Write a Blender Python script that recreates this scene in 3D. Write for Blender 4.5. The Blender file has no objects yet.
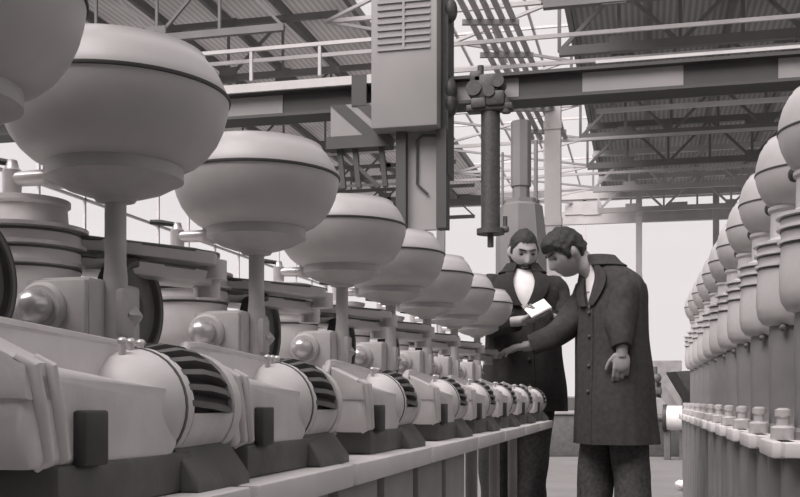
import bpy, bmesh, math, random
from mathutils import Vector, Matrix, noise
random.seed(7)
C = bpy.context.scene
COL = C.collection
PI = math.pi

# ------------------------------------------------------------------ camera, sky, exposure
F = 1020.0                       # focal length in pixels of the 800 px wide frame
YAW = math.atan2(245, F)
CA, SA = math.cos(YAW), math.sin(YAW)
CAMH = 0.80
HOR = 400.0                      # image row of the horizon
cam_d = bpy.data.cameras.new('camera'); cam = bpy.data.objects.new('camera', cam_d); COL.objects.link(cam)
cam_d.sensor_width = 36.0; cam_d.lens = 36.0 * F / 800.0
cam_d.shift_y = (HOR - 248.5) / 800.0
cam_d.clip_end = 300; cam_d.clip_start = 0.02
cam.location = (0, 0, CAMH); cam.rotation_euler = (PI/2, 0, YAW)
C.camera = cam
w = bpy.data.worlds.new('daylight'); C.world = w; w.use_nodes = True
bg = w.node_tree.nodes['Background']
bg.inputs[0].default_value = (1.0, 0.962, 0.972, 1); bg.inputs[1].default_value = 0.92
sun_d = bpy.data.lights.new('sun', 'SUN'); sun = bpy.data.objects.new('sun', sun_d); COL.objects.link(sun)
sun_d.energy = 7.5; sun_d.angle = math.radians(50); sun_d.color = (1, .96, .95)
sun.rotation_euler = (math.radians(36), math.radians(-20), 0)
sun.location = (0, 0, 14)
C.view_settings.view_transform = 'Standard'; C.view_settings.look = 'None'
C.view_settings.gamma = 1.0; C.view_settings.exposure = 0.0; C.view_settings.use_curve_mapping = False

RV = Vector((CA, SA, 0)); FV = Vector((-SA, CA, 0)); UV = Vector((0, 0, 1))
CAM = Vector((0, 0, CAMH))
def P(px, py, zc):
    """the point of the place seen at this pixel, zc metres in front of the camera"""
    return CAM + RV*((px-400)/F*zc) + FV*zc + UV*((HOR-py)/F*zc)
def PY(px, py, Y):
    """as P, on the cross plane at world Y"""
    zc = Y/((px-400)/F*SA + CA)
    return P(px, py, zc)

# ------------------------------------------------------------------ materials
def mat(name, g, rough=.55, metal=0., var=.12, scale=14., bump=.0, bscale=60., tint=(1.02, .988, .98), spec=.4, transl=0., stripes=None):
    m = bpy.data.materials.new(name); m.use_nodes = True
    nt = m.node_tree; n = nt.nodes; L = nt.links
    b = n['Principled BSDF']
    tc = n.new('ShaderNodeTexCoord')
    nz = n.new('ShaderNodeTexNoise'); nz.inputs['Scale'].default_value = scale; nz.inputs['Detail'].default_value = 5
    L.new(tc.outputs['Object'], nz.inputs['Vector'])
    rp = n.new('ShaderNodeValToRGB')
    lo, hi = g*(1-var), g*(1+var)
    rp.color_ramp.elements[0].position = .3; rp.color_ramp.elements[1].position = .7
    rp.color_ramp.elements[0].color = (min(1, lo*tint[0]), lo*tint[1], lo*tint[2], 1)
    rp.color_ramp.elements[1].color = (min(1, hi*tint[0]), min(1, hi*tint[1]), min(1, hi*tint[2]), 1)
    L.new(nz.outputs['Fac'], rp.inputs['Fac'])
    col = rp.outputs['Color']
    if stripes:
        wv = n.new('ShaderNodeTexWave'); wv.bands_direction = stripes[0]; wv.inputs['Scale'].default_value = stripes[1]
        L.new(tc.outputs['Object'], wv.inputs['Vector'])
        mx = n.new('ShaderNodeMix'); mx.data_type = 'RGBA'; mx.blend_type = 'MULTIPLY'
        mx.inputs['Factor'].default_value = stripes[2]
        L.new(col, mx.inputs['A']); L.new(wv.outputs['Color'], mx.inputs['B']); col = mx.outputs['Result']
    L.new(col, b.inputs['Base Color'])
    b.inputs['Roughness'].default_value = rough; b.inputs['Metallic'].default_value = metal
    b.inputs['Specular IOR Level'].default_value = spec
    if bump:
        n2 = n.new('ShaderNodeTexNoise'); n2.inputs['Scale'].default_value = bscale; n2.inputs['Detail'].default_value = 3
        L.new(tc.outputs['Object'], n2.inputs['Vector'])
        bp = n.new('ShaderNodeBump'); bp.inputs['Strength'].default_value = bump; bp.inputs['Distance'].default_value = .01
        L.new(n2.outputs['Fac'], bp.inputs['Height']); L.new(bp.outputs['Normal'], b.inputs['Normal'])
    if transl:
        tr = n.new('ShaderNodeBsdfTranslucent'); L.new(col, tr.inputs['Color'])
        ms = n.new('ShaderNodeMixShader'); ms.inputs['Fac'].default_value = transl
        L.new(b.outputs[0], ms.inputs[1]); L.new(tr.outputs[0], ms.inputs[2])
        L.new(ms.outputs[0], n['Material Output'].inputs['Surface'])
    return m
def glass_mat():
    m = bpy.data.materials.new('window_glass'); m.use_nodes = True
    nt = m.node_tree; n = nt.nodes; L = nt.links; n.remove(n['Principled BSDF'])
    t = n.new('ShaderNodeBsdfTransparent'); t.inputs[0].default_value = (.96, .95, .95, 1)
    g = n.new('ShaderNodeBsdfGlossy'); g.inputs['Roughness'].default_value = .1
    ms = n.new('ShaderNodeMixShader'); ms.inputs[0].default_value = .03; L.new(t.outputs[0], ms.inputs[1]); L.new(g.outputs[0], ms.inputs[2])
    L.new(ms.outputs[0], n['Material Output'].inputs['Surface'])
    return m
M = dict(
    bowl=mat('tinned_bowl', .46, .42, .0, .07, 9, .03, 90, spec=.5),
    seam=mat('dark_seam', .05, .6),
    ring=mat('bracket_paint', .42, .45, .0, .1, 20),
    stem=mat('stem_paint', .40, .4, .0, .1, 25),
    tin=mat('bright_tin', .58, .33, .35, .08, 18),
    drum=mat('drum_paint', .66, .4, .0, .08, 14),
    drumr=mat('tall_drum_paint', .48, .4, .0, .08, 14),
    drumdark=mat('drum_edge', .10, .5),
    cast=mat('grey_casting', .58, .45, .0, .09, 16, .05, 120),
    castlow=mat('dark_casting_and_shade', .10, .55, .0, .2, 14, .08, 90),  # dark casting; the shadow under the belt housings is put into this colour
    case=mat('gear_case_paint', .40, .5, .0, .1, 20),
    dark=mat('dark_iron', .045, .5, .0, .3, 20),
    rim=mat('wheel_rim', .11, .45, .0, .2, 20),
    knob=mat('polished_knob', .5, .25, .5, .06, 20),
    slab=mat('white_slab', .60, .6, .0, .06, 10),
    ped=mat('stand_paint', .30, .6, .0, .12, 8),
    pedr=mat('column_paint', .19, .5, .0, .12, 8),
    floor=mat('concrete_floor', .18, .75, .0, .12, 1.4, .03, 12),
    wallm=mat('wall_paint', .22, .8, .0, .06, 1.0),
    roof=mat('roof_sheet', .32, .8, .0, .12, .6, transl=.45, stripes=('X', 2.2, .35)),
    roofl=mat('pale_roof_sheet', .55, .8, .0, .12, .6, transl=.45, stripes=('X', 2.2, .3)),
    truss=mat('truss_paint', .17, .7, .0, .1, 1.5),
    trussl=mat('pale_paint_and_haze', .45, .7, .0, .1, 1.5),  # pale steelwork; on the farthest trusses its paleness stands for haze
    steel=mat('column_steel', .48, .6, .0, .08, 2),
    crane=mat('crane_grey', .24, .55, .0, .06, 1.5),
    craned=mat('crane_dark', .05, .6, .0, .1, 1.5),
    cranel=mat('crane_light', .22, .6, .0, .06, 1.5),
    coat=mat('dark_coat_cloth', .032, .9, .0, .18, 40, .12, 160, tint=(1.05, .98, .97), spec=.2),
    coat2=mat('charcoal_coat_cloth', .048, .9, .0, .18, 40, .12, 160, tint=(1.05, .98, .97), spec=.2),
    trou=mat('trouser_cloth', .085, .9, .0, .3, 50, .3, 150, spec=.2),
    trou2=mat('dark_trouser_cloth', .045, .9, .0, .3, 50, .3, 150, spec=.2),
    shirt=mat('white_shirt', .75, .85, .0, .04, 30),
    skin=mat('skin', .37, .55, .0, .06, 20, tint=(1.02, .985, .97)),
    skin2=mat('skin_second', .28, .55, .0, .06, 20, tint=(1.02, .985, .97)),
    hair=mat('hair', .018, .55, .0, .4, 90, .5, 200),
    eye=mat('eye', .03, .3),
    shoe=mat('shoe_leather', .03, .4),
    paper=mat('paper', .85, .8, .0, .02, 10),
    glass=glass_mat(),
    bar=mat('glazing_bar', .55, .7),
    brick=mat('brickwork', .30, .85, .0, .2, 6),
)

# ------------------------------------------------------------------ mesh helpers
class MB:
    def __init__(s): s.bm = bmesh.new(); s.mi = 0
    def _mark(s, geom):
        for f in geom: f.material_index = s.mi
    def box(s, c, d, rot=None, bev=0.):
        r = bmesh.ops.create_cube(s.bm, size=1.0)
        vs = r['verts']
        m = Matrix.Translation(Vector(c)) @ (rot.to_4x4() if rot else Matrix.Identity(4)) @ Matrix.Diagonal((d[0], d[1], d[2], 1))
        bmesh.ops.transform(s.bm, matrix=m, verts=vs)
        es = list({e for v in vs for e in v.link_edges}); fs = {f for v in vs for f in v.link_faces}
        s._mark(fs)
        if bev:
            rb = bmesh.ops.bevel(s.bm, geom=es, offset=bev, segments=2, affect='EDGES', profile=.5)
            s._mark(rb['faces'])
        return s
    def bar(s, a, b, wd, hd=None, up=(0, 0, 1)):
        """box beam from a to b"""
        a, b = Vector(a), Vector(b); hd = hd or wd
        z = (b-a); ln = z.length; z.normalize(); u = Vector(up)
        if abs(z.dot(u)) > .97: u = Vector((1, 0, 0))
        x = u.cross(z).normalized(); y = z.cross(x)
        rot = Matrix((x, y, z)).transposed()
        return s.box((a+b)/2, (wd, hd, ln), rot)
    def cyl(s, a, b, r0, r1=None, seg=20, caps=True):
        a, b = Vector(a), Vector(b); r1 = r0 if r1 is None else r1
        return s.loft([(a, r0), (b, r1)], seg, caps)
    def loft(s, pts, seg=16, caps=True):
        """round tube through (point, radius)"""
        n = len(pts); rings = []; pu = None
        for i, (p, r) in enumerate(pts):
            p = Vector(p)
            t = Vector(pts[min(i+1, n-1)][0]) - Vector(pts[max(i-1, 0)][0]); t.normalize()
            if pu is None:
                u = Vector((0, 0, 1)) if abs(t.z) < .9 else Vector((1, 0, 0))
            else: u = pu
            u = (u - t*u.dot(t)).normalized(); pu = u; v = t.cross(u)
            rings.append([s.bm.verts.new(p + (u*math.cos(2*PI*k/seg) + v*math.sin(2*PI*k/seg))*r) for k in range(seg)])
        s.skin(rings, caps); return s
    def skin(s, rings, caps=True, closed=True):
        fs = []
        m = len(rings[0])
        for A, B in zip(rings, rings[1:]):
            for k in range(m if closed else m-1):
                fs.append(s.bm.faces.new((A[k], A[(k+1) % m], B[(k+1) % m], B[k])))
        if caps:
            fs.append(s.bm.faces.new(list(reversed(rings[0])))); fs.append(s.bm.faces.new(rings[-1]))
        s._mark(fs); return fs
    def lathe(s, prof, c=(0, 0, 0), axis='Z', seg=40, sx=1., sy=1.):
        c = Vector(c); rings = []
        def pt(r, h, k):
            x, y = r*math.cos(2*PI*k/seg)*sx, r*math.sin(2*PI*k/seg)*sy
            return c + {'Z': Vector((x, y, h)), 'X': Vector((h, x, y)), 'Y': Vector((y, h, x))}[axis]
        for r, h in prof:
            rings.append([s.bm.verts.new(pt(max(r, 1e-4), h, k)) for k in range(seg)])
        s.skin(rings, True); return s
    def prism(s, poly, h0, h1, axis='X', bev=0., seg=2):
        """polygon extruded from h0 to h1 along an axis; poly in the other two coordinates in order"""
        def pt(p, h):
            return {'X': (h, p[0], p[1]), 'Y': (p[0], h, p[1]), 'Z': (p[0], p[1], h)}[axis]
        A = [s.bm.verts.new(pt(p, h0)) for p in poly]; B = [s.bm.verts.new(pt(p, h1)) for p in poly]
        fs = s.skin([A, B], True)
        if bev:
            es = list({e for f in fs[-2:] for e in f.edges})
            rb = bmesh.ops.bevel(s.bm, geom=es, offset=bev, segments=seg, affect='EDGES', profile=.5)
            s._mark(rb['faces'])
        return s
    def ell(s, c, r, rot=None, seg=20, rings=12):
        rr = bmesh.ops.create_uvsphere(s.bm, u_segments=seg, v_segments=rings, radius=1.)
        m = Matrix.Translation(Vector(c)) @ (rot.to_4x4() if rot else Matrix.Identity(4)) @ Matrix.Diagonal((r[0], r[1], r[2], 1))
        bmesh.ops.transform(s.bm, matrix=m, verts=rr['verts'])
        s._mark({f for v in rr['verts'] for f in v.link_faces}); return s
    def mesh(s, name, ms, ang=38):
        bm = s.bm
        bmesh.ops.recalc_face_normals(bm, faces=bm.faces)
        a = math.radians(ang)
        for f in bm.faces: f.smooth = True
        for e in bm.edges:
            if len(e.link_faces) == 2: e.smooth = e.calc_face_angle(0) < a
        me = bpy.data.meshes.new(name); bm.to_mesh(me); bm.free()
        for x in (ms if isinstance(ms, (list, tuple)) else [ms]): me.materials.append(x)
        return me
    def build(s, name, ms, parent=None, ang=38):
        o = bpy.data.objects.new(name, s.mesh(name, ms, ang)); COL.objects.link(o)
        if parent: o.parent = parent
        return o
def tag(o, label, cat, group=None):
    o['label'] = label; o['category'] = cat
    if group: o['group'] = group
    return o
def thing(name, loc, rz, label, cat, group=None):
    o = bpy.data.objects.new(name, None); COL.objects.link(o); o.empty_display_size = .1
    o.location = loc; o.rotation_euler = (0, 0, rz)
    return tag(o, label, cat, group)
def struct(mb, name, ms, parent=None):
    o = mb.build(name, ms, parent)
    if not parent: o['kind'] = 'structure'
    return o
def dup(o, parent=None):
    c = o.copy(); COL.objects.link(c)
    if parent: c.parent = parent
    for ch in list(o.children): dup(ch, c)
    return c

# ------------------------------------------------------------------ the hall
XL, XR, YB, YF = -14.0, 9.0, -5.0, 44.0
ZR = 9.8                                           # roof height above the floor
b = MB(); b.box(((XL+XR)/2, (YB+YF)/2, -.05), (XR-XL+.4, YF-YB+.4, .1)); struct(b, 'floor', M['floor'])

def glazing(name, p0, ux, uz, wd, ht, nx, nz, bar=.06):
    """a glazed window: one pane and its bars, on the plane p0 + ux, uz"""
    ux, uz = Vector(ux), Vector(uz); p0 = Vector(p0); nrm = ux.cross(uz)
    rot = Matrix((ux, uz, nrm)).transposed()
    g = MB(); g.box(p0 + ux*wd/2 + uz*ht/2, (wd, ht, .01), rot)
    o = struct(g, name, M['glass'])
    f = MB()
    for i in range(nx+1): f.box(p0 + ux*(wd*i/nx) + uz*ht/2, (bar, ht, bar), rot)
    for j in range(nz+1): f.box(p0 + ux*wd/2 + uz*(ht*j/nz), (wd, bar, bar), rot)
    struct(f, 'window_frame', M['bar'], o)
    return o
def wall(name, p0, ux, wd, openings_z, ht, th=.2):
    """a wall with one long glazed band between two heights"""
    ux = Vector(ux); p0 = Vector(p0); nrm = ux.cross(Vector((0, 0, 1)))
    rot = Matrix((ux, Vector((0, 0, 1)), nrm)).transposed()
    b = MB(); z0, z1 = openings_z
    b.box(p0 + ux*wd/2 + UV*z0/2, (wd, z0, th), rot)
    if ht > z1: b.box(p0 + ux*wd/2 + UV*(z1+ht)/2, (wd, ht-z1, th), rot)
    return struct(b, name, M['wallm'])
wall('wall_left', (XL, YB, 0), (0, 1, 0), YF-YB, (1.0, 7.6), ZR)
glazing('window_1', (XL, YB, 1.0), (0, 1, 0), (0, 0, 1), YF-YB, 6.6, 24, 4, .07)
wall('wall_far', (XL, YF, 0), (1, 0, 0), XR-XL, (.9, 9.3), ZR)
glazing('window_2', (XL, YF, .9), (1, 0, 0), (0, 0, 1), XR-XL, 8.4, 2, 1, .12)
wall('wall_right', (XR, YB, 0), (0, 1, 0), YF-YB, (3.0, 8.0), ZR)
glazing('window_3', (XR, YB, 3.0), (0, 1, 0), (0, 0, 1), YF-YB, 5.0, 24, 1, .07)
b = MB(); b.box(((XL+XR)/2, YB-.1, ZR/2), (XR-XL, .2, ZR)); struct(b, 'wall_back', M['wallm'])

# roof: sheeted bays with a glazed bay between them, and glass over the machines
b = MB()
YG = 16.5
b.box(((-1.7+XR)/2, (YG+YF)/2, ZR), (XR+1.7, YF-YG, .05))
ceil = struct(b, 'ceiling', M['roof'])
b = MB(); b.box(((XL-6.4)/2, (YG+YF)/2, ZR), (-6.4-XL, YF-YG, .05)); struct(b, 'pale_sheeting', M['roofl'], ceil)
glazing('window_4', (-6.4, YG, ZR), (1, 0, 0), (0, 1, 0), 4.7, YF-YG, 5, 10, .06)
glazing('window_5', (XL, YB, ZR), (1, 0, 0), (0, 1, 0), XR-XL, YG-YB, 10, 8, .1)
def truss(Y, zb, h, x0, x1, n, t, m):
    t_ = MB()
    t_.bar((x0, Y, zb), (x1, Y, zb), t, t*1.3); t_.bar((x0, Y, zb+h), (x1, Y, zb+h), t, t*1.3)
    dx = (x1-x0)/n
    for i in range(n):
        xa = x0+dx*i; hi = i % 2
        t_.bar((xa, Y, zb + (h if hi else 0)), (xa+dx, Y, zb + (0 if hi else h)), t*.55)
        t_.bar((xa, Y, zb), (xa, Y, zb+h), t*.5)
        if i % 3 == 1: t_.box((xa, Y-.02, zb+.05), (.4, .06, .34)); t_.box((xa, Y-.02, zb+h-.05), (.4, .06, .3))
    return struct(t_, 'roof_truss', m, ceil)
for Y, zb, h, m in ((17.6, 7.6, 1.3, 'truss'), (21, 7.9, 1.2, 'truss'), (24.5, 7.9, 1.2, 'truss'), (28, 7.9, 1.2, 'truss'), (31.5, 7.9, 1.2, 'truss'), (35, 7.9, 1.2, 'trussl'), (39, 7.9, 1.2, 'trussl')):  # last two rows get the paler colour as painted distance haze
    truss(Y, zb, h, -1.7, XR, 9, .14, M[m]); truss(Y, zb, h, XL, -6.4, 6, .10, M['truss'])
pu = MB()
for x in [-12.5, -11, -9.5, -8, -6.4, -1.7, .1, 1.9, 3.7, 5.5, 7.3]:
    pu.bar((x, YG, ZR-.12), (x, YF, ZR-.12), .12, .2)
struct(pu, 'purlin', M['truss'], ceil)
pu = MB()
for y in (18.5, 20.0, 22.5, 26, 30):
    pu.bar((XL, y, 7.35), (XR, y, 7.35), .05, .07)
struct(pu, 'tie_rod', M['trussl'], ceil)
# light bracing of the glazed bay
br = MB()
for k in range(7):
    y0 = YG + k*3.6
    br.bar((-6.4, y0, 8.6), (-1.7, y0+3.6, 8.6), .06); br.bar((-1.7, y0, 8.6), (-6.4, y0+3.6, 8.6), .06)
    br.bar((-6.4, y0, 8.6), (-1.7, y0, 8.6), .08); br.bar((-3.3, y0, 8.6), (-3.3, y0, ZR-.1), .06)
struct(br, 'bracing', M['trussl'], ceil)

# trim: the columns and the beam along the far end
def column(px, zc, wpx, ptop, name):
    b = MB(); p = P(px, HOR, zc); wd = wpx/F*zc; zt = P(px, ptop, zc).z
    b.box((p.x, p.y, zt/2), (wd, wd*.7, zt)); b.box((p.x, p.y, zt*.62), (wd*1.12, wd*.8, .2)); b.box((p.x, p.y, .1), (wd*1.5, wd*1.1, .2))
    b.box((p.x, p.y, zt*.9), (wd*1.12, wd*.8, .2))
    return struct(b, name, M['steel'])
column(553, 24, 16, 92, 'trim_1')
column(639, 38, 6, 190, 'trim_2'); column(716, 38, 6, 190, 'trim_3'); column(441, 30, 8, 100, 'trim_4')
b = MB()
a0, a1 = PY(560, 219, 41), PY(800, 210, 41)
b.bar((a0.x, 41, a0.z), (a1.x, 41, a1.z), .22, .5); b.bar((a0.x, 41, a0.z+.9), (a1.x, 41, a1.z+.9), .15, .3)
for px in (574, 592, 678): q = PY(px, 209, 41); b.box((q.x, 41, q.z), (.7, .3, .5))
struct(b, 'trim_5', M['steel'])

# runway of parallel tubes under the roof
A, B = P(462, -25, 17.6), P(549, 150, 26)
t = thing('tube_runway', (A+B)/2, 0, 'sloping bundle of pale parallel tubes running back under the glazed roof', 'pipes')
o0 = t.location.copy()
for k in range(5):
    off = RV*(k-2)*.21 + UV*.3
    q = MB(); q.cyl(A+off-o0, B+off-o0, .06, seg=10); q.build('tube', M['trussl'], t)
for k in range(6):
    q = MB(); c = A.lerp(B, (k+.5)/6)-o0 + Vector((0, 0, .2)); q.bar(c-RV*.55, c+RV*.55, .08, .1); q.build('cross_tie', M['crane'], t)

# ------------------------------------------------------------------ overhead crane
YC = 16.3
def cz(px, py): return PY(px, py, YC).z
def cx(px, Y=YC): return PY(px, HOR, Y).x
zt, zb_ = cz(600, 73), cz(600, 98)
t = thing('overhead_crane', (0, YC, 0), 0, 'overhead travelling crane with banded girder and tall grey cabinet', 'crane')
q = MB(); q.box((-2.5, 0, (zt+zb_)/2), (22.6, .3, zt-zb_)); q.box((-2.5, -.05, zt), (22.6, .5, .05)); q.box((-2.5, -.05, zb_), (22.6, .5, .05))
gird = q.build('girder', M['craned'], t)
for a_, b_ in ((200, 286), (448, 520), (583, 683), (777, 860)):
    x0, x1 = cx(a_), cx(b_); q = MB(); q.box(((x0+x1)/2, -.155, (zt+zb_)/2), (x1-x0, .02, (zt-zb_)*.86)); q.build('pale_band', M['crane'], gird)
q = MB(); xw = cx(388); wl_ = xw+8.9
q.box((xw-wl_/2, -.3, zt+.07), (wl_, .12, .14)); q.box((xw-wl_/2, -.3, zt+.72), (wl_, .06, .06))
for k in range(4): q.box((-8.8+k*1.2, -.3, zt+.45), (.05, .05, .5))
q.build('walkway_rail', M['trussl'], t)
q = MB(); q.box((4, -.1, zt+.14), (9.5, .05, .05)); q.box((4, .1, zb_-.18), (9.5, .06, .07)); q.build('rail', M['trussl'], t)
# the cabinet
YQ = YC-.8
x0, x1 = cx(371, YQ), cx(437, YQ); z0, z1 = PY(400, 127, YQ).z, PY(400, -25, YQ).z
q = MB(); q.box(((x0+x1)/2, -.45, (z0+z1)/2), (x1-x0, .7, z1-z0), bev=.02)
cab = q.build('cabinet', M['cranel'], t)
q = MB(); xm = (x0+x1)/2
zl0, zl1 = PY(400, 49, YQ).z, z1-.1
for k in range(11):
    q.box((xm, -.81, zl0 + (zl1-zl0)*k/10), ((x1-x0)*.8, .03, .035))
q.box((xm, -.81, (zl0+zl1)/2), (.04, .035, zl1-zl0)); q.build('louver', M['crane'], cab)
q = MB(); q.box((x1+.06, -.2, (z0+z1)/2-.4), (.1, .5, z1-z0+.6))
for py in (20, 98, 112): q.ell((x1+.12, -.35, cz(440, py)), (.12, .12, .2))
q.build('side_post', M['dark'], cab)
q = MB(); zlow = cz(400, 235)
q.box((cx(397, YQ), -.4, (z0+zlow)/2), (.16, .3, z0-zlow)); q.box((cx(438, YQ), -.4, (z0+zlow)/2), (.16, .3, z0-zlow)); q.build('mast', M['craned'], t)
q = MB(); q.box((cx(417, YQ), -.35, (z0+zlow)/2), (cx(430)-cx(398), .1, z0-zlow)); q.build('mast_panel', M['crane'], t)
q = MB(); q.loft([((cx(423, YQ), -.44, cz(419, 200)), .02), ((cx(412, YQ), -.44, cz(411, 190)), .02), ((cx(412, YQ), -.44, cz(411, 148)), .02), ((cx(417, YQ), -.44, cz(416, 143)), .02), ((cx(430, YQ), -.44, cz(430, 143)), .02)], 8); q.build('conduit', M['dark'], t)
# striped bracket
zA, zB = cz(360, 110), cz(360, 141)
xa, xb = cx(337), cx(393)
q = MB(); q.box(((xa+xb)/2, -.3, (zA+zB)/2), (xb-xa, .1, zA-zB)); pn = q.build('striped_panel', M['cranel'], t)
q = MB()
for k in (0, 1):
    s0 = xa + k*.42*(xb-xa); ww = .26*(xb-xa)
    q.prism([(s0+.0, zA), (s0+ww, zA), (min(s0+ww+.58*(xb-xa), xb), zB), (s0+.58*(xb-xa), zB)], -.365, -.352, 'Y')
q.build('stripe', M['craned'], pn)
q = MB(); q.box(((xa+xb)/2, -.3, zB-.12), (xb-xa+.1, .3, .2)); 
for px in (345, 360, 386): q.bar((cx(px), -.3, zB-.2), (cx(px+4), -.3, cz(360, 192)), .08)
q.bar((cx(345), -.3, zB-.2), (cx(384), -.3, cz(360, 192)), .06)
q.build('panel_bracket', M['craned'], t)
q = MB(); q.box((cx(365), -.3, cz(361, 97)), (.25, .14, .5)); q.build('panel_hanger', M['craned'], t)
# hoist
t = thing('crane_hoist', (cx(488, YC-.45), YC-.45, 0), 0, 'black hoist trolley with long dark hanging column on the crane girder', 'hoist')
zh = cz(485, 98)
q = MB(); q.box((-.02, -.02, zh), (.40, .30, .40), bev=.04); q.box((-.17, -.05, zh+.16), (.20, .24, .2), bev=.04); q.box((.14, -.1, zh-.2), (.3, .26, .24), bev=.05)
q.cyl((-.2, -.2, zh-.02), (-.2, .1, zh-.02), .12, seg=18); q.cyl((.18, -.22, zh+.06), (.18, .1, zh+.06), .10, seg=18); q.cyl((.05, -.26, zh-.1), (.05, .1, zh-.1), .09, seg=18)
q.box((.04, -.05, zh-.32), (.72, .25, .10), bev=.02); q.box((-.12, -.1, zh-.26), (.24, .24, .16), bev=.03); q.cyl((.3, -.1, zh-.42), (.3, -.1, zh-.2), .07)
q.cyl((-.1, -.1, zh+.2), (-.1, -.1, zh+.34), .05); q.build('trolley', M['dark'], t)
zl = cz(485, 236)
q = MB(); q.cyl((.04, 0, zl), (.04, 0, zh-.2), .15, seg=20); col_ = q.build('hoist_column', M['dark'], t)
q = MB(); q.cyl((.04, 0, zl-.05), (.04, 0, zl+.03), .22, seg=20); q.cyl((.04, 0, zl-.25), (.04, 0, zl), .05, seg=10); q.box((.27, 0, zl+.02), (.12, .1, .1), bev=.03); q.cyl((.27, 0, zl), (.27, 0, zl+.22), .035); q.build('flange', M['dark'], col_)

# grey duct with flared foot behind the men
pd = P(521, HOR, 20)
t = thing('ventilation_duct', (pd.x, pd.y, 0), 0, 'tapering grey upright duct with flared hood behind the two men', 'duct')
q = MB()
zt_, zm_, zb2, zc2 = P(521, 122, 20).z, P(521, 203, 20).z, P(521, 207, 20).z, P(521, 240, 20).z
q.lathe([(.17, zm_), (.17, zm_+.3), (.2, zm_+.32), (.2, zt_)], seg=8); q.build('shaft', M['cranel'], t)
q = MB(); q.lathe([(.5, 0), (.5, zc2), (.42, zb2), (.36, zb2+.05), (.36, zm_+.05)], seg=8); q.build('hood', M['cranel'], t)
q = MB(); q.cyl((.3, -.1, zm_), (.3, -.1, zt_-.4), .04, seg=8); q.cyl((-.35, -.1, zb2), (-.35, -.1, zt_-.6), .025, seg=8); q.build('pipe', M['crane'], t)

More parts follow.
